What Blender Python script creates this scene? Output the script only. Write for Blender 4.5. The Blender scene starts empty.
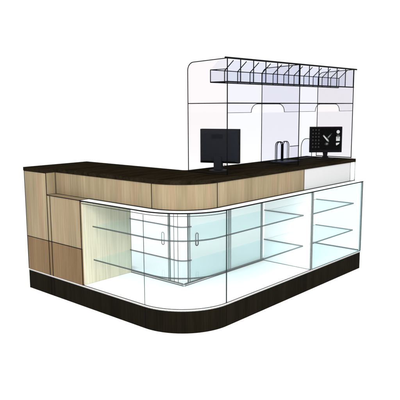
import bpy, bmesh, math
from mathutils import Vector, Matrix

# ------------------------------------------------------------------ camera, world, light, exposure
S = bpy.context.scene
S.render.engine = 'CYCLES'
S.render.resolution_x = S.render.resolution_y = 1024
S.cycles.transparent_max_bounces = 64
S.cycles.max_bounces = 12
S.view_settings.view_transform = 'Standard'
S.view_settings.look = 'None'
S.view_settings.exposure = 0
S.view_settings.gamma = 1
C = S.collection

cam = bpy.data.objects.new('camera', bpy.data.cameras.new('camera'))
C.objects.link(cam)
yaw, pitch, roll = 0.7305, -0.1565, -0.0053
fwd = Vector((math.cos(yaw)*math.cos(pitch), math.sin(yaw)*math.cos(pitch), math.sin(pitch)))
r0 = Vector((math.sin(yaw), -math.cos(yaw), 0)); u0 = r0.cross(fwd)
rt = math.cos(roll)*r0 + math.sin(roll)*u0
up = -math.sin(roll)*r0 + math.cos(roll)*u0
M4 = Matrix.Identity(4)
for i in range(3):
    M4[i][0] = rt[i]; M4[i][1] = up[i]; M4[i][2] = -fwd[i]
M4.translation = Vector((-2.8026, -2.6339, 1.6094))
cam.matrix_world = M4
cam.data.sensor_width = 36; cam.data.lens = 36*586.94/400
cam.data.clip_start = 0.05; cam.data.clip_end = 400
S.camera = cam

W = bpy.data.worlds.new('World'); S.world = W; W.use_nodes = True
bg = W.node_tree.nodes['Background']
bg.inputs[0].default_value = (1, 1, 1, 1); bg.inputs[1].default_value = 1.1

def area(name, loc, target, size, power, col=(1, 1, 1)):
    l = bpy.data.lights.new(name, 'AREA'); l.shape = 'SQUARE'; l.size = size; l.energy = power; l.color = col
    o = bpy.data.objects.new(name, l); C.objects.link(o); o.location = loc
    o.rotation_euler = (Vector(target)-Vector(loc)).to_track_quat('-Z', 'Y').to_euler()
    return o
area('studio_key_light', (-6.5, -3.5, 5.5), (1, 1, .5), 3.0, 900)
area('studio_side_light', (-1.0, -7.0, 4.0), (1, 0.5, .5), 3.0, 330)

# ------------------------------------------------------------------ materials
def mat(name):
    m = bpy.data.materials.new(name); m.use_nodes = True
    return m, m.node_tree, m.node_tree.nodes['Principled BSDF']

def plain(name, col, rough=.5, spec=.3, metal=0, bump=0.0, vary=0.06, scale=60):
    m, t, b = mat(name)
    n = t.nodes.new('ShaderNodeTexNoise'); n.inputs['Scale'].default_value = scale; n.inputs['Detail'].default_value = 4
    tc = t.nodes.new('ShaderNodeTexCoord'); t.links.new(tc.outputs['Object'], n.inputs['Vector'])
    r = t.nodes.new('ShaderNodeValToRGB')
    r.color_ramp.elements[0].position = .3; r.color_ramp.elements[1].position = .7
    r.color_ramp.elements[0].color = (*[c*(1-vary) for c in col], 1)
    r.color_ramp.elements[1].color = (*[min(1, c*(1+vary)) for c in col], 1)
    t.links.new(n.outputs['Fac'], r.inputs[0]); t.links.new(r.outputs[0], b.inputs['Base Color'])
    b.inputs['Roughness'].default_value = rough; b.inputs['Specular IOR Level'].default_value = spec
    b.inputs['Metallic'].default_value = metal
    if bump:
        bp = t.nodes.new('ShaderNodeBump'); bp.inputs['Strength'].default_value = bump; bp.inputs['Distance'].default_value = .002
        t.links.new(n.outputs['Fac'], bp.inputs['Height']); t.links.new(bp.outputs[0], b.inputs['Normal'])
    return m

def wood(name, ca, cb, cc, sc=(7, 7, .9), rough=.6, spec=.15, fine=.24):
    """vertical-grain veneer: broad soft bands, fine streaks"""
    m, t, b = mat(name)
    tc = t.nodes.new('ShaderNodeTexCoord')
    def noise(s, det, dist=0.0):
        mp = t.nodes.new('ShaderNodeMapping'); mp.inputs['Scale'].default_value = s
        n = t.nodes.new('ShaderNodeTexNoise'); n.inputs['Scale'].default_value = 1.0
        n.inputs['Detail'].default_value = det; n.inputs['Distortion'].default_value = dist
        t.links.new(tc.outputs['Object'], mp.inputs['Vector']); t.links.new(mp.outputs[0], n.inputs['Vector'])
        return n
    a = noise(sc, 3, .6); f = noise((sc[0]*11, sc[1]*11, sc[2]*3), 5); h = noise((sc[0]*1.3, sc[1]*1.3, .25), 1)
    r = t.nodes.new('ShaderNodeValToRGB'); e = r.color_ramp.elements
    e[0].position = .32; e[0].color = (*ca, 1); e[1].position = .68; e[1].color = (*cb, 1)
    t.links.new(a.outputs['Fac'], r.inputs[0])
    mx = t.nodes.new('ShaderNodeMix'); mx.data_type = 'RGBA'
    rr = t.nodes.new('ShaderNodeValToRGB'); rr.color_ramp.elements[0].position = .48; rr.color_ramp.elements[1].position = .7
    t.links.new(h.outputs['Fac'], rr.inputs[0]); t.links.new(rr.outputs[0], mx.inputs[0])
    t.links.new(r.outputs[0], mx.inputs[6]); mx.inputs[7].default_value = (*cc, 1)
    m2 = t.nodes.new('ShaderNodeMix'); m2.data_type = 'RGBA'; m2.blend_type = 'MULTIPLY'; m2.inputs[0].default_value = 1
    fr = t.nodes.new('ShaderNodeValToRGB'); fr.color_ramp.elements[0].position = .3; fr.color_ramp.elements[1].position = .65
    fr.color_ramp.elements[0].color = (1-fine, 1-fine, 1-fine*1.1, 1); fr.color_ramp.elements[1].color = (1, 1, 1, 1)
    t.links.new(f.outputs['Fac'], fr.inputs[0]); t.links.new(mx.outputs[2], m2.inputs[6]); t.links.new(fr.outputs[0], m2.inputs[7])
    t.links.new(m2.outputs[2], b.inputs['Base Color'])
    b.inputs['Roughness'].default_value = rough; b.inputs['Specular IOR Level'].default_value = spec
    return m

def glass(name, tint, refl=.03, body=.0, bcol=(.8, .9, .9)):
    """thin sheet glass: tinted transmission, a little mirror, optional milky body"""
    m = bpy.data.materials.new(name); m.use_nodes = True; t = m.node_tree; t.nodes.clear()
    out = t.nodes.new('ShaderNodeOutputMaterial'); tr = t.nodes.new('ShaderNodeBsdfTransparent')
    tr.inputs[0].default_value = (*tint, 1)
    gl = t.nodes.new('ShaderNodeBsdfGlossy'); gl.inputs['Roughness'].default_value = .02; gl.inputs[0].default_value = (.95, .98, .98, 1)
    lw = t.nodes.new('ShaderNodeLayerWeight'); lw.inputs[0].default_value = .15
    ml = t.nodes.new('ShaderNodeMath'); ml.operation = 'MULTIPLY_ADD'; ml.inputs[1].default_value = .12 if refl else .004; ml.inputs[2].default_value = refl*.3
    t.links.new(lw.outputs['Fresnel'], ml.inputs[0])
    mx = t.nodes.new('ShaderNodeMixShader'); t.links.new(ml.outputs[0], mx.inputs[0])
    df = t.nodes.new('ShaderNodeBsdfDiffuse'); df.inputs[0].default_value = (*bcol, 1)
    m2 = t.nodes.new('ShaderNodeMixShader'); m2.inputs[0].default_value = body
    t.links.new(tr.outputs[0], m2.inputs[1]); t.links.new(df.outputs[0], m2.inputs[2])
    t.links.new(m2.outputs[0], mx.inputs[1]); t.links.new(gl.outputs[0], mx.inputs[2]); t.links.new(mx.outputs[0], out.inputs[0])
    return m

def glow(name, col, s=1):
    m, t, b = mat(name)
    b.inputs['Base Color'].default_value = (*[min(c*.1, .01) for c in col], 1); b.inputs['Specular IOR Level'].default_value = 0; b.inputs['Roughness'].default_value = 1
    b.inputs['Emission Color'].default_value = (*col, 1); b.inputs['Emission Strength'].default_value = s
    return m

oak = wood('pale_oak_veneer', (.178, .140, .080), (.262, .208, .126), (.236, .166, .102))
tan = wood('brown_elm_veneer', (.112, .068, .031), (.172, .110, .052), (.138, .084, .040))
wenge = wood('wenge_veneer', (.0050, .0041, .0024), (.0095, .0076, .0045), (.0075, .0062, .0036), rough=.8, spec=.02, fine=.4)
blacktop = wood('black_brown_laminate', (.0070, .0050, .0026), (.0170, .0128, .0075), (.0120, .0094, .0054), sc=(3, 22, 22), rough=.9, spec=.0, fine=.4)
dark = plain('dark_joint', (.004, .004, .0045), .8, .03)
grey = plain('grey_green_glass_edge', (.018, .024, .024), .6, .05)
alu = plain('brushed_aluminium_frame', (.24, .26, .255), .5, .2)
strip = plain('pale_aluminium_strip', (.46, .43, .415), .5, .2)
ivory = wood('ivory_oak_veneer', (.52, .465, .335), (.57, .515, .38), (.56, .49, .365))
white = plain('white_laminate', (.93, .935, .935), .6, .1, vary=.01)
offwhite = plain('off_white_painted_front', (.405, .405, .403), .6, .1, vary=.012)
g_front = glass('clear_showcase_glass', (.982, .998, 1.0), body=.012, bcol=(.86, .93, .92))
g_cyan = glass('cyan_showcase_glass', (.890, .978, .995), body=.02, bcol=(.86, .93, .92))
g_shelf = glass('cyan_shelf_glass', (.930, .982, .992), body=.03)
g_door = glass('teal_door_glass', (.835, .885, .880), body=.22, bcol=(.50, .58, .57))
g_doorc = glass('clear_door_glass', (.985, .995, .998), body=.0)
g_top = glass('milky_top_glass', (.9, .95, .95), body=.7, bcol=(.88, .9, .9))
g_milk = glass('milky_divider_glass', (.97, .985, .985), refl=0, body=.5, bcol=(.93, .94, .94))
g_blue = glass('blue_tinted_glass', (.912, .914, .945), refl=0)
g_faint = glass('faint_lavender_glass', (.945, .948, .966), refl=0)
g_lav = glass('lavender_tinted_glass', (.930, .929, .958), refl=0)
g_pink = glass('rose_tinted_glass', (.948, .930, .937), refl=0)
g_bin = glass('blue_bin_glass', (.940, .950, .975), refl=0)
charcoal = plain('charcoal_plastic', (.0090, .0105, .0135), .7, .05, vary=.05)
charcoal2 = plain('brown_black_plastic', (.0065, .0062, .005), .7, .05)
blackp = plain('black_plastic', (.0025, .0025, .003), .7, .04)
navy = plain('navy_plate', (.010, .013, .024), .6, .1)
floor_m = plain('white_studio_floor', (.985, .985, .985), .9, .0, vary=.0)

# ------------------------------------------------------------------ helpers
def box(bm, a, b, mi=0):
    vs = [bm.verts.new((x, y, z)) for x in (a[0], b[0]) for y in (a[1], b[1]) for z in (a[2], b[2])]
    for f in ((0, 1, 3, 2), (4, 6, 7, 5), (0, 4, 5, 1), (2, 3, 7, 6), (0, 2, 6, 4), (1, 5, 7, 3)):
        bm.faces.new([vs[i] for i in f]).material_index = mi

def prism(bm, poly, z0, z1, mi=0, ax=None):
    """poly in plan extruded in z; ax=('y',y0,y1) extrudes an (x,z) outline in y, ('x',..) a (y,z) outline in x"""
    def P(p, h):
        if ax == 'y': return (p[0], h, p[1])
        if ax == 'x': return (h, p[0], p[1])
        return (p[0], p[1], h)
    lo = [bm.verts.new(P(p, z0)) for p in poly]; hi = [bm.verts.new(P(p, z1)) for p in poly]
    n = len(poly)
    bm.faces.new(lo).material_index = mi; bm.faces.new(hi[::-1]).material_index = mi
    for i in range(n):
        bm.faces.new((lo[i], lo[(i+1) % n], hi[(i+1) % n], hi[i])).material_index = mi

def bar(bm, p, q, r=.003, mi=0, n=8, ext=0.0):
    p = Vector(p); q = Vector(q); d = q-p
    if d.length < 1e-6: return
    d.normalize(); p = p-d*ext; q = q+d*ext
    a = Vector((0.31, 0.17, 1)) if abs(d.z) < .9 else Vector((1, .21, .13))
    u = d.cross(a).normalized(); v = d.cross(u)
    A = []; B = []
    for k in range(n):
        t = 2*math.pi*k/n; o = u*(r*math.cos(t))+v*(r*math.sin(t))
        A.append(bm.verts.new(p+o)); B.append(bm.verts.new(q+o))
    for k in range(n):
        f = bm.faces.new((A[k], A[(k+1) % n], B[(k+1) % n], B[k])); f.material_index = mi; f.smooth = True
    bm.faces.new(A[::-1]).material_index = mi; bm.faces.new(B).material_index = mi

def line(bm, pts, r=.003, mi=0, close=False, ext=None):
    n = len(pts)
    for i in range(n if close else n-1):
        bar(bm, pts[i], pts[(i+1) % n], r, mi, ext=r*.5 if ext is None else ext)

def obj(name, bm, mats, parent=None, label=None):
    bmesh.ops.recalc_face_normals(bm, faces=bm.faces)
    me = bpy.data.meshes.new(name); bm.to_mesh(me); bm.free()
    for m in (mats if isinstance(mats, (list, tuple)) else [mats]): me.materials.append(m)
    o = bpy.data.objects.new(name, me); C.objects.link(o)
    if parent:
        o.parent = parent
        # geometry is written in world metres; bring it into the parent's own frame
        pm = parent.get('_m')
        inv = world_of(parent).inverted(); me.transform(inv)
    if label: o['label'] = label
    return o

def world_of(o):
    m = Matrix.LocRotScale(o.location, o.rotation_euler, None)
    return world_of(o.parent) @ m if o.parent else m

def thing(name, label, cat, loc=(0, 0, 0), rz=0, group=None):
    o = bpy.data.objects.new(name, None); C.objects.link(o)
    o.location = loc; o.rotation_euler = (0, 0, rz); o['label'] = label; o['category'] = cat
    o.empty_display_size = .1
    if group: o['group'] = group
    return o

B = bmesh.new

# ------------------------------------------------------------------ dimensions (metres)
L, M, R = 1.957, 2.547, .429          # left wing length, right wing length, corner radius
ZP, ZG, H = .181, .883, 1.10          # deck, showcase top, worktop
ZS = .483; L1 = 1.163; PW = 1.624     # veneer split, cabinet side, pilaster side
d = .093; D1, D2 = .688, .652; XB = .52; SX = 1.613
ZT = 1.068
ARC = 28

def front(o, y1, x1, inner=False):
    """front line of the counter offset o inwards, left wing end to right wing end"""
    r = R-o; pts = [(o, y1)]
    for k in range(ARC+1):
        t = math.pi + (math.pi/2)*k/ARC
        pts.append((R+r*math.cos(t), R+r*math.sin(t)))
    pts.append((x1, o))
    return pts
def at(pts, z): return [(p[0], p[1], z) for p in pts]

# ------------------------------------------------------------------ setting
bm = B()
vs = [bm.verts.new(p) for p in ((-150, -150, 0), (150, -150, 0), (150, 150, 0), (-150, 150, 0))]; bm.faces.new(vs)
fl = obj('floor', bm, floor_m); fl['kind'] = 'structure'

# ------------------------------------------------------------------ display counter
ctr = thing('display_counter', 'L-shaped shop counter with rounded corner, glass showcases, oak fascia and black worktop',
            'counter', (0, 0, 0))

# plinth
bm = B()
prism(bm, front(.004, L, M)+[(M, D2-.02), (D1-.02, D2-.02), (D1-.02, L)], 0.0, ZP-.011)
for y in (PW, PW-.045, R): bar(bm, (.003, y, .004), (.003, y, ZP-.012), .0028, 1)
bar(bm, (R, .003, .004), (R, .003, ZP-.012), .0016, 1)
line(bm, [(.004, L, .002), (.004, L, ZP-.013)], .003, 1)
obj('plinth', bm, [wenge, dark], ctr)
bm = B()
prism(bm, front(0, L, M)+[(M, .03)]+[(p[0], p[1]) for p in reversed(front(.03, L, M-.03))], ZP-.011, ZP-.003)
line(bm, at(front(-.001, L, M), ZP-.012), .0022, 1)
obj('plinth_trim', bm, [strip, alu], ctr)
# white deck
bm = B()
prism(bm, front(.006, L1-.001, M-.006)+[(M-.006, D2-.022), (D1-.022, D2-.022), (D1-.022, L-.002), (XB+.002, L-.002), (XB+.002, L1-.001)], ZP-.014, ZP)
bar(bm, (SX-.008, .01, ZP+.001), (SX-.008, XB, ZP+.001), .003, 1)
bar(bm, (.01, L1-.004, ZP+.001), (XB, L1-.004, ZP+.001), .0028, 1)
bar(bm, (M-.012, .02, ZP+.004), (M-.012, XB, ZP+.004), .008, 2)
line(bm, at(front(.004, L1, M), ZP+.001), .0022, 1)
obj('showcase_deck', bm, [white, grey, dark], ctr)

# wooden left end: pilaster and cabinet, two tones
def panel(name, x0, x1, y0, y1, z0, z1, m, edges, lab=None):
    bm = B(); box(bm, (x0, y0, z0), (x1, y1, z1))
    for p, q in edges: bar(bm, p, q, .003, 1)
    return obj(name, bm, [m, dark], ctr, lab)
panel('pilaster', 0, XB, PW, L, ZS+.001, ZT, oak,
      [((0, L, ZS), (0, L, ZT)), ((0, PW, ZS), (0, PW, ZT)), ((0, PW, ZS), (0, L, ZS)), ((0, PW, ZT), (0, L, ZT)), ((d, PW, ZG), (0, PW, ZG))], 'pale oak upper pilaster')
panel('pilaster_base', 0, XB, PW, L, ZP, ZS-.001, tan,
      [((0, L, ZP), (0, L, ZS)), ((0, PW, ZP), (0, PW, ZS))], 'darker brown lower pilaster')
panel('cabinet_side', .001, XB-.002, L1, PW-.002, ZS+.001, ZG-.012, oak,
      [((0, PW-.045, ZS), (0, PW-.045, ZG)), ((0, L1, ZS), (0, L1, ZG)), ((0, L1, ZS), (0, PW, ZS))], 'pale oak upper cabinet front')
panel('cabinet_base', .001, XB-.002, L1, PW-.002, ZP, ZS-.001, tan,
      [((0, PW-.045, ZP), (0, PW-.045, ZS)), ((0, L1, ZP), (0, L1, ZS))], 'darker brown lower cabinet front')
# inner side of the cabinet seen through the glass is pale oak all the way down
bm = B(); box(bm, (.012, L1-.010, ZP+.002), (XB, L1-.001, ZG-.014)); bar(bm, (XB, L1-.008, ZP), (XB, L1-.008, ZG-.02), .0035, 1)
obj('cabinet_inner_side', bm, [ivory, grey], ctr, 'pale ivory inner side of the cabinet seen through the glass')

# ledge / showcase top
bm = B()
box(bm, (0, L1, ZG-.011), (d+.03, PW-.003, ZG))
line(bm, [(0, PW, ZG-.002), (0, L1, ZG-.002)], .0035, 1); bar(bm, (d, PW-.003, ZG+.001), (d, L1, ZG+.001), .0025, 1)
bar(bm, (0, L1, ZG), (d, L1, ZG), .003, 1)
obj('wooden_ledge', bm, [oak, dark], ctr)
bm = B()
prism(bm, front(0, L1-.001, M)+[(M, .14)]+list(reversed(front(.14, L1-.001, M)))[0:], ZG-.008, ZG)
line(bm, at(front(0, L1-.001, M), ZG-.004), .0046, 1)
line(bm, at(front(d-.003, L1, M-.003), ZG+.0015), .0042, 1)
bar(bm, (M, 0, ZG-.004), (M, .14, ZG-.004), .0035, 1)
obj('glass_ledge', bm, [g_top, dark], ctr)

# upper body: oak fascia + white drawer front
bm = B()
f1 = front(d, PW, 1.609)
prism(bm, f1+[(1.609, D2-.03), (D1-.03, D2-.03), (D1-.03, PW)], ZG+.0005, ZT)
bar(bm, (d-.001, R, ZG), (d-.001, R, ZT), .0026, 1); bar(bm, (R, d-.001, ZG), (R, d-.001, ZT), .0026, 1)
bar(bm, (d, PW-.003, ZG), (d, PW-.003, ZT), .003, 1); bar(bm, (1.608, d, ZG), (1.608, d, ZT), .003, 1)
obj('fascia', bm, [oak, dark], ctr)
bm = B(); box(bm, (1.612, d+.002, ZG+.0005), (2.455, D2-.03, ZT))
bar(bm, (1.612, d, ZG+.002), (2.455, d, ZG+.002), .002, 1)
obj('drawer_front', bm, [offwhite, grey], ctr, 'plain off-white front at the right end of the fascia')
bm = B(); box(bm, (2.458, d+.002, ZG+.0005), (M-.002, D2-.03, ZT))
bar(bm, (2.456, d, ZG), (2.456, d, ZT), .003, 1); bar(bm, (M, d, ZG), (M, d, ZT), .0045, 1)
obj('end_post', bm, [white, alu], ctr)

# worktop
bm = B()
fr = front(d-.006, PW, M+.004)
poly = [(-.006, L+.004), (-.006, PW-.004), (d-.006, PW-.004)]+fr[1:]+[(M+.004, D2), (D1+.03, D2)]
for k in range(7):
    t = -math.pi/2 - (math.pi/2)*k/6
    poly.append((D1+.04+.04*math.cos(t), D2+.04+.04*math.sin(t)))
poly += [(D1, L+.004)]
prism(bm, poly, ZT+.001, H)
obj('worktop', bm, [blacktop], ctr)

# showcase front glass: left flat, corner curve, right flat, right showcase, right end
TG = .006
def glass_run(name, pts, z0=ZP, z1=ZG-.009, r=.0022):
    inn = []
    n = len(pts)
    for i, p in enumerate(pts):
        a = Vector(pts[max(0, i-1)]); b = Vector(pts[min(n-1, i+1)]); t = (b-a).normalized()
        inn.append((p[0]-t.y*TG, p[1]+t.x*TG))
    bm = B(); prism(bm, pts+inn[::-1], z0, z1)
    return bm
F = front(.006, L1, SX)
bm = glass_run('x', [(.006, L1-.012), (.006, R+.003)]); bar(bm, (.004, R, ZP), (.004, R, ZG-.03), .0022, 1)
bar(bm, (.008, L1-.01, ZG-.026), (.008, R, ZG-.026), .0024, 1)
obj('front_glass', bm, [g_front, grey], ctr)
bm = glass_run('x', front(.006, R-.001, R-.001)[1:-1])
line(bm, at(front(.009, R, R)[1:-1], ZG-.026), .0024, 1)
obj('curved_glass', bm, [g_front, grey], ctr)
bm = glass_run('x', [(R+.003, .006), (SX-.01, .006)]); bar(bm, (R, .004, ZP), (R, .004, ZG-.01), .0045, 1)
obj('front_glass', bm, [g_front, grey], ctr)
bm = glass_run('x', [(SX+.012, .006), (M-.012, .006)])
obj('front_glass', bm, [g_cyan, grey], ctr, 'cyan tinted front glass of the right-hand showcase')
bm = B(); box(bm, (M-.009, .014, ZP), (M-.003, XB, ZG-.009)); obj('end_glass', bm, [g_front], ctr)
bm = B(); box(bm, (SX-.005, .016, ZP+.001), (SX+.005, XB-.008, ZG-.012)); obj('milky_divider', bm, [g_milk], ctr)
for x, y, w in ((SX, .004, .0085), (M-.004, .004, .007)):
    bm = B(); box(bm, (x-w, y-.004, ZP-.002), (x+w, y+.010, ZG-.009)); bar(bm, (x-w, y-.004, ZP), (x-w, y-.004, ZG-.01), .0022, 1)
    bar(bm, (x+w, y-.004, ZP), (x+w, y-.004, ZG-.01), .0022, 1)
    obj('glass_post', bm, [alu, dark], ctr)

# shelves
def shelf(z):
    o = .085; bk = XB-.012
    f = front(o, 1.118, 1.60)
    inner = [(1.60, bk)]
    for k in range(9):
        t = -math.pi/2 - (math.pi/2)*k/8
        inner.append((bk+.09+.09*math.cos(t), bk+.09+.09*math.sin(t)))
    inner += [(bk, 1.150), (o+.0, 1.118)][:1]
    bm = B(); poly = f+inner
    prism(bm, poly, z-.004, z+.004)
    pts = at(f, z)
    for dz in (-.0030, .0030): line(bm, [(p[0]-.0005, p[1]-.0005, p[2]+dz) for p in pts], .0025, 1)
    q = at([(1.60, o), (1.60, bk)], z)
    for dz in (-.0028, .0028): line(bm, [(p[0], p[1], p[2]+dz) for p in q], .0024, 1)
    q = at(inner[1:], z)
    for dz in (-.0028, .0028): line(bm, [(p[0], p[1], p[2]+dz) for p in q], .0024, 1)
    obj('shelf', bm, [g_shelf, grey], ctr)
for z in (.663, .386): shelf(z)
for z in (.654, .382):
    bm = B(); x0, x1, y0, y1 = SX+.018, 2.532, .085, XB-.012
    box(bm, (x0, y0, z-.004), (x1, y1, z+.004))
    for dz in (-.0032, .0032): line(bm, [(x0, y0, z+dz), (x1, y0, z+dz), (x1, y1, z+dz)], .0030, 1)
    line(bm, [(x1, y1, z), (x0, y1, z)], .002, 1)
    obj('shelf', bm, [g_shelf, grey], ctr)

# rear: tracks, posts, sliding doors
def ring(bm, c, axis, w, h, r, mi):
    pts = []
    for k in range(24):
        t = 2*math.pi*k/24
        a = w*math.cos(t); b = (h-w)*(1 if math.sin(t) > 0 else -1)+w*math.sin(t)
        pts.append((c[0]+(a if axis == 'x' else 0), c[1]+(a if axis == 'y' else 0), c[2]+b))
    line(bm, pts, r, mi, close=True)
bm = B(); box(bm, (XB-.004, XB+.03, ZP+.001), (XB+.022, L1-.013, ZP+.016)); bar(bm, (XB-.004, XB, ZP+.017), (XB-.004, L1, ZP+.017), .0035, 1); bar(bm, (XB-.006, XB, ZP+.002), (XB-.006, L1, ZP+.002), .0035, 1)
obj('door_track', bm, [strip, grey], ctr)
bm = B(); box(bm, (XB-.004, XB+.03, ZG-.03), (XB+.022, L1-.013, ZG-.014)); bar(bm, (XB-.004, XB, ZG-.030), (XB-.004, L1-.01, ZG-.030), .003, 1)
obj('top_track', bm, [strip, grey], ctr)
bm = B(); box(bm, (XB+.03, XB-.004, ZP+.001), (M-.01, XB+.022, ZP+.016)); bar(bm, (XB, XB-.004, ZP+.018), (SX, XB-.004, ZP+.018), .005, 1); bar(bm, (XB, XB-.006, ZP+.002), (M-.01, XB-.006, ZP+.002), .003, 1)
obj('door_track', bm, [strip, grey], ctr)
bm = B(); box(bm, (XB+.03, XB-.004, ZG-.03), (M-.01, XB+.022, ZG-.014)); bar(bm, (XB+.026, XB-.004, ZG-.030), (M-.01, XB-.004, ZG-.030), .003, 1)
obj('top_track', bm, [strip, grey], ctr)
bm = B(); box(bm, (XB, XB, ZP+.001), (XB+.02, XB+.02, ZG-.02))
for x, y in ((XB-.002, .628), (XB-.002, .583), (XB+.046, XB-.002)): bar(bm, (x, y, ZP), (x, y, ZG-.02), .0024, 1)
obj('corner_post', bm, [g_doorc, grey], ctr)

def door(axis, a0, a1, off, m, stiles, handle=None):
    bm = B(); z0, z1 = ZP+.02, ZG-.03
    p = lambda a, z, o=0: (a, XB+off+o, z) if axis == 'x' else (XB+off+o, a, z)
    A = p(a0, z0); E = p(a1, z1, .005); box(bm, A, E)
    for a, r in stiles: 
        for s in (-1, 1): bar(bm, p(a+s*r, z0, -.002), p(a+s*r, z1, -.002), .0026, 2)
        bm2 = None
        bxa = p(a-r, z0, -.003); bxb = p(a+r, z1, .007); box(bm, bxa, bxb, 1)
    o = obj('sliding_door', bm, [m, alu, grey], ctr)
    if handle:
        hb = B(); c = p(handle, .545, -.006); ring(hb, c, axis, .015, .052, .0028 if axis == 'y' else .0042, 0)
        obj('handle', hb, [dark if axis == 'x' else grey], o)
door('y', .675, L1-.014, .0, g_doorc, [(.684, .009)], .750)
door('x', .572, 1.09, .0, g_door, [(.580, .012)], .672)
door('x', 1.10, 1.60, .008, g_door, [(1.112, .016), (1.590, .011)])
door('x', 1.635, 2.53, .0, g_front, [])

# ------------------------------------------------------------------ overhead glass screen
X0, Y0, XM, X3 = .632, .165, 1.622, 2.600
YR = .565; ZTOP = 1.968; ZV = 1.640; ZU = 1.568; ZB = H+.001
scr = thing('glass_service_screen', 'tall outlined glass screen with blue pocket bins along its top, standing on the black worktop',
            'glass screen', (X0, Y0, H))
def divider(x, m, zb=ZB, w=1.0):
    rr = .062; pts = [(Y0, zb), (Y0, ZTOP), ]
    for k in range(9):
        t = math.pi/2*(1-k/8)
        pts.append((YR-rr+rr*math.cos(t), ZTOP-.012-rr+rr*math.sin(t)))
    pts.append((YR, zb))
    bm = B(); prism(bm, pts, x-.002, x+.002, ax='x')
    P3 = [(x, a, b) for a, b in pts]
    line(bm, P3[:2], .0042*w, 1); line(bm, P3[1:], .0036*w, 1)
    bar(bm, (x, Y0, ZV), (x, YR, ZV), .0036, 1)
    bar(bm, (x, Y0, zb+.004), (x, YR, zb+.004), .0045, 1)
    obj('side_panel', bm, [m, dark], scr)
divider(X0, g_pink); divider(XM, g_lav); divider(X3, g_pink, H)
for k, (xa, xb) in enumerate(((X0, XM), (XM, X3))):
    bm = B(); box(bm, (xa+.004, Y0-.002, ZV+.003), (xb-.004, Y0+.002, ZTOP-.004))
    obj('header_pane', bm, [g_blue], scr)
    bm = B(); box(bm, (xa+.004, Y0-.0018, ZB+.004), (xb-.004, Y0+.0018, ZU-.003))
    obj('lower_pane', bm, [g_faint], scr)
    a, b = ((.925, 1.386), (1.884, 2.325))[k]; rr = .085; zt = ZV-.006
    arch = [(a, ZU)]
    for i in range(7):
        t = math.pi-(math.pi/2)*i/6; arch.append((a+rr+rr*math.cos(t), zt-.062+.062*math.sin(t)))
    for i in range(7):
        t = math.pi/2-(math.pi/2)*i/6; arch.append((b-rr+rr*math.cos(t), zt-.062+.062*math.sin(t)))
    arch.append((b, ZU))
    poly = [(xa+.004, ZU)]+arch+[(xb-.004, ZU), (xb-.004, ZV-.003), (xa+.004, ZV-.003)]
    bm = B(); prism(bm, poly, Y0-.002, Y0+.002, ax='y')
    line(bm, [(q[0], Y0-.003, q[1]) for q in arch], .0026, 1)
    line(bm, [(xa, Y0-.003, ZU), (a, Y0-.003, ZU)], .0018, 2); line(bm, [(b, Y0-.003, ZU), (xb, Y0-.003, ZU)], .0018, 2)
    obj('arched_valance', bm, [g_blue, dark, grey], scr)
bm = B(); bar(bm, (X0-.03, Y0-.004, ZTOP+.002), (X3+.045, Y0-.004, ZTOP+.002), .0072, 0)
obj('top_rail', bm, [dark], scr)
bm = B(); bar(bm, (X0, Y0, ZV), (X3, Y0, ZV), .0042, 0); obj('middle_rail', bm, [dark], scr)
# bins
A = .165; ZB0, ZB1 = 1.797, 1.889; N = 12; px = (X3-X0)/N
bm = B(); box(bm, (X0, Y0+.004, ZB0-.003), (X3, Y0+A, ZB0+.003)); 
bar(bm, (X0, Y0-.002, ZB0), (X3, Y0-.002, ZB0), .0055, 1); bar(bm, (X0, Y0+A, ZB0), (X3, Y0+A, ZB0), .0045, 1)
bar(bm, (X0, Y0, ZB0), (X0, Y0+A, ZB0), .005, 1)
obj('bin_floor', bm, [g_bin, dark], scr)
bm = B(); box(bm, (X0, Y0+A-.002, ZB0+.003), (X3, Y0+A+.002, ZB1)); bar(bm, (X0, Y0+A, ZB1), (X3, Y0+A, ZB1), .0034, 1)
obj('bin_back', bm, [g_bin, dark], scr)
for i in range(N+1):
    x = X0+px*i; bm = B()
    pts = [(Y0+.004, ZB0+.004), (Y0+A-.003, ZB0+.004), (Y0+A-.003, ZB1), (Y0+.075, ZTOP-.006), (Y0+.004, ZTOP-.006)]
    e = .0015 if i else .0035
    prism(bm, pts, x-e, x+e, ax='x')
    if i: 
        P3 = [(x, a, b) for a, b in pts]; line(bm, P3[1:4], .0036, 1); line(bm, [P3[0], P3[4]], .0042, 1)
    else:
        bar(bm, (x, Y0+A, ZB0), (x, Y0+A, ZB1), .0036, 1)
        bar(bm, (x, Y0+A, ZB1), (x, Y0, ZB1), .003, 1)
    obj('bin_divider', bm, [g_bin, dark], scr)

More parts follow.
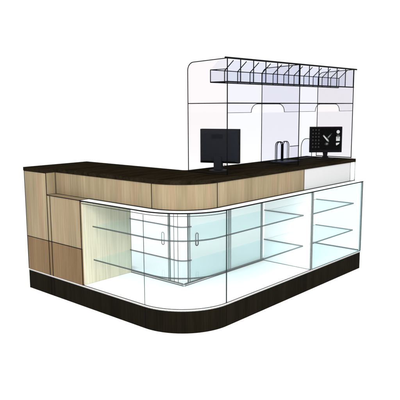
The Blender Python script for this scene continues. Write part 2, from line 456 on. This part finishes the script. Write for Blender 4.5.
# ------------------------------------------------------------------ arched stands and low screen on the worktop
def arch_pts(x0, x1, y, z0, z1, r):
    pts = [(x0, y, z0)]
    for k in range(9):
        t = math.pi-math.pi/2*k/8; pts.append((x0+r+r*math.cos(t), y, z1-r+r*math.sin(t)))
    for k in range(9):
        t = math.pi/2-math.pi/2*k/8; pts.append((x1-r+r*math.cos(t), y, z1-r+r*math.sin(t)))
    pts.append((x1, y, z0)); return pts
def arched_stand(x0, x1, y, h, label, n=2, rr=.0048):
    t = thing('arched_stand', label, 'stand', ((x0+x1)/2, y, H), 0)
    w = (x1-x0)/n; main = n == 2
    bm = B(); box(bm, (x0-.03, y-(.12 if main else .01), H+.001), (x1+.03, y+(.035 if main else .01), H+.007)); obj('base_plate', bm, [navy], t)
    for i in range(n):
        a = x0+i*w+(.004 if i else 0); b = x0+(i+1)*w-(.004 if i < n-1 else 0)
        for dy, k in ((0, .8), (-.016, 1)) if main else ((0, .7),):
            bm = B(); line(bm, arch_pts(a, b, y+dy, H+.004, H+h, w*.40), rr*k*(.8 if i else 1), 0)
            obj('arch_frame', bm, [dark if main else grey], t)
        bm = B(); prism(bm, [(q[0], q[2]) for q in arch_pts(a+.003, b-.003, y, H+.010, H+h-.003, w*.38)], y-.0015, y+.0015, ax='y')
        obj('arch_pane', bm, [g_bin], t)
    if main:
        bm = B(); box(bm, (x0+w-.003, y-.022, H+.010), (x0+w+.003, y-.004, H+h-.02)); obj('middle_spine', bm, [dark], t)
    return t
arched_stand(1.755, 1.955, .50, .187, 'dark twin round-topped stand with blue panes on the worktop between the two monitors')
arched_stand(2.200, 2.400, .50, .195, 'single arch outline just left of the lit monitor, partly hidden by it', n=1)
t = thing('low_glass_panel', 'low square-topped pale glass panel on the worktop between the two arched stands', 'glass panel', (2.09, .505, H))
bm = B(); box(bm, (2.012, .5035, H+.012), (2.165, .5065, H+.131)); obj('pane', bm, [g_lav], t)
bm = B(); bar(bm, (2.008, .505, H+.133), (2.167, .505, H+.133), .0034); obj('top_edge', bm, [dark], t)

# ------------------------------------------------------------------ monitors
def put(t, name, bm, mats, parent=None, label=None):
    """part written in the monitor's own frame (x right, y towards the viewer side is -y)"""
    bmesh.ops.recalc_face_normals(bm, faces=bm.faces)
    me = bpy.data.meshes.new(name); bm.to_mesh(me); bm.free()
    for m in mats: me.materials.append(m)
    o = bpy.data.objects.new(name, me); C.objects.link(o); o.parent = parent or t
    if label: o['label'] = label
    return o
def bevel(bm, w, seg=2):
    bmesh.ops.bevel(bm, geom=[e for e in bm.edges], offset=w, segments=seg, affect='EDGES', profile=.6)
def disc(bm, c, a, b, z0, z1, mi=0, n=32):
    prism(bm, [(c[0]+a*math.cos(2*math.pi*k/n), c[1]+b*math.sin(2*math.pi*k/n)) for k in range(n)], z0, z1, mi)

def monitor_back():
    t = thing('computer_monitor', 'dark grey flat monitor seen from behind, on the worktop near the rounded corner', 'monitor',
              (.855, .425, H+.001), math.radians(-70))
    w, h, z0 = .166, .276, .060
    bm = B(); box(bm, (-w, -.012, z0), (w, .034, z0+h)); bevel(bm, .004)
    put(t, 'bezel', bm, [charcoal2])
    bm = B()
    a = [(-w+.003, z0+.003), (w-.003, z0+.003), (w-.003, z0+h-.003), (-w+.003, z0+h-.003)]
    b = [(-w+.022, z0+.020), (w-.026, z0+.020), (w-.026, z0+h-.030), (-w+.022, z0+h-.030)]
    va = [bm.verts.new((p[0], -.012, p[1])) for p in a]; vb = [bm.verts.new((p[0], -.050, p[1])) for p in b]
    bm.faces.new(vb); bm.faces.new(va[::-1])
    for i in range(4): bm.faces.new((va[i], va[(i+1) % 4], vb[(i+1) % 4], vb[i]))
    bevel(bm, .003, 2)
    for k in range(7):
        z = z0+h-.075+.005*k
        box(bm, (-.055, -.0512, z), (.045, -.0502, z+.0016), 1)
    put(t, 'back_shell', bm, [charcoal, blackp])
    bm = B(); box(bm, (-.030, -.066, .010), (.034, -.012, z0+.06)); bevel(bm, .004)
    n = put(t, 'neck', bm, [charcoal])
    bm = B(); prism(bm, [(.045+.006*math.cos(k*math.pi/8), z0-.014+.006*math.sin(k*math.pi/8)) for k in range(16)], -.030, -.010, ax='y'); put(t, 'connector', bm, [strip], n)
    bm = B(); disc(bm, (0, -.03), .075, .085, 0, .007); put(t, 'base', bm, [charcoal])
monitor_back()

def monitor_front():
    t = thing('computer_monitor', 'black monitor with lit screen of icons facing out, on the worktop near its right end', 'monitor',
              (2.318, .296, H+.001), math.radians(-47))
    w, z0, h = .158, .066, .250
    bm = B(); box(bm, (-w, -.014, z0), (w, .022, z0+h)); bevel(bm, .004)
    put(t, 'bezel', bm, [blackp])
    bm = B(); box(bm, (-.10, .022, z0+.03), (.10, .045, z0+h-.03)); bevel(bm, .006); put(t, 'back_shell', bm, [blackp])
    sb = B(); x0, x1, s0, s1 = -w+.012, w-.012, z0+.026, z0+h-.012
    y = -.0165
    box(sb, (x0, y, s0), (x1, -.0142, s1), 0)
    for c in range(3):
        for r in range(6):
            cx = x0+.016+c*.029; cz = s1-.018-r*.033
            box(sb, (cx-.006, y-.0008, cz-.005), (cx+.006, y-.0002, cz+.005), 1)
            box(sb, (cx-.009, y-.0008, cz-.0105), (cx+.009, y-.0002, cz-.0085), 2)
    # a light, streaked diagonal shape in the middle of the picture
    def quad(ps, mi, dy): 
        prism(sb, ps, y-dy, y-dy+.0004, mi, ax='y')
    ox, oz = .006, (s0+s1)/2
    quad([(ox-.040, oz+.030), (ox-.030, oz+.040), (ox+.020, oz-.012), (ox+.022, oz-.030), (ox+.006, oz-.024)], 3, .0008)
    quad([(ox-.034, oz+.026), (ox-.027, oz+.030), (ox+.012, oz-.012), (ox+.006, oz-.020)], 4, .0014)
    quad([(ox+.000, oz+.012), (ox+.044, oz+.056), (ox+.052, oz+.050), (ox+.014, oz+.000)], 2, .0011)
    quad([(ox+.010, oz+.018), (ox+.034, oz+.040), (ox+.036, oz+.034), (ox+.016, oz+.012)], 3, .0017)
    quad([(ox-.022, oz-.054), (ox-.010, oz-.034), (ox+.016, oz-.036), (ox+.022, oz-.052), (ox+.004, oz-.066)], 2, .0009)
    quad([(ox-.008, oz-.052), (ox+.000, oz-.040), (ox+.012, oz-.044), (ox+.006, oz-.056)], 3, .0015)
    rx = x1-.030
    pr = [(rx+.016*math.cos(2*math.pi*k/20), s1-.038+.017*math.sin(2*math.pi*k/20)) for k in range(20)]
    quad(pr, 4, .0008)
    quad([(rx-.012, s1-.068), (rx+.014, s1-.068), (rx+.014, s1-.074), (rx-.012, s1-.074)], 3, .0008)
    quad([(rx-.018, s1-.084), (rx+.018, s1-.084), (rx+.018, s1-.126), (rx-.018, s1-.126)], 4, .0008)
    quad([(rx-.012, s1-.090), (rx+.012, s1-.090), (rx+.012, s1-.100), (rx-.012, s1-.100)], 3, .0014)
    quad([(rx-.018, s1-.146), (rx+.016, s1-.142), (rx+.010, s1-.156), (rx-.014, s1-.170), (rx-.018, s1-.160)], 4, .0008)
    put(t, 'screen', sb, [glow('screen_black', (.002, .002, .002)), glow('screen_icon', (.05, .05, .05)), glow('screen_dim', (.035, .04, .035)),
                          glow('screen_mid', (.25, .26, .24)), glow('screen_bright', (.72, .74, .70))])
    bm = B()
    prism(bm, [(-.024, z0+.01), (-.018, .03), (-.045, .008), (.045, .008), (.018, .03), (.024, z0+.01)], -.004, .018, ax='y')
    put(t, 'neck', bm, [blackp])
    bm = B(); disc(bm, (0, 0), .085, .06, 0, .009); put(t, 'base', bm, [blackp])
    bm = B(); box(bm, (-.006, -.0150, z0+.010), (.006, -.0142, z0+.014)); put(t, 'power_light', bm, [grey])
monitor_front()
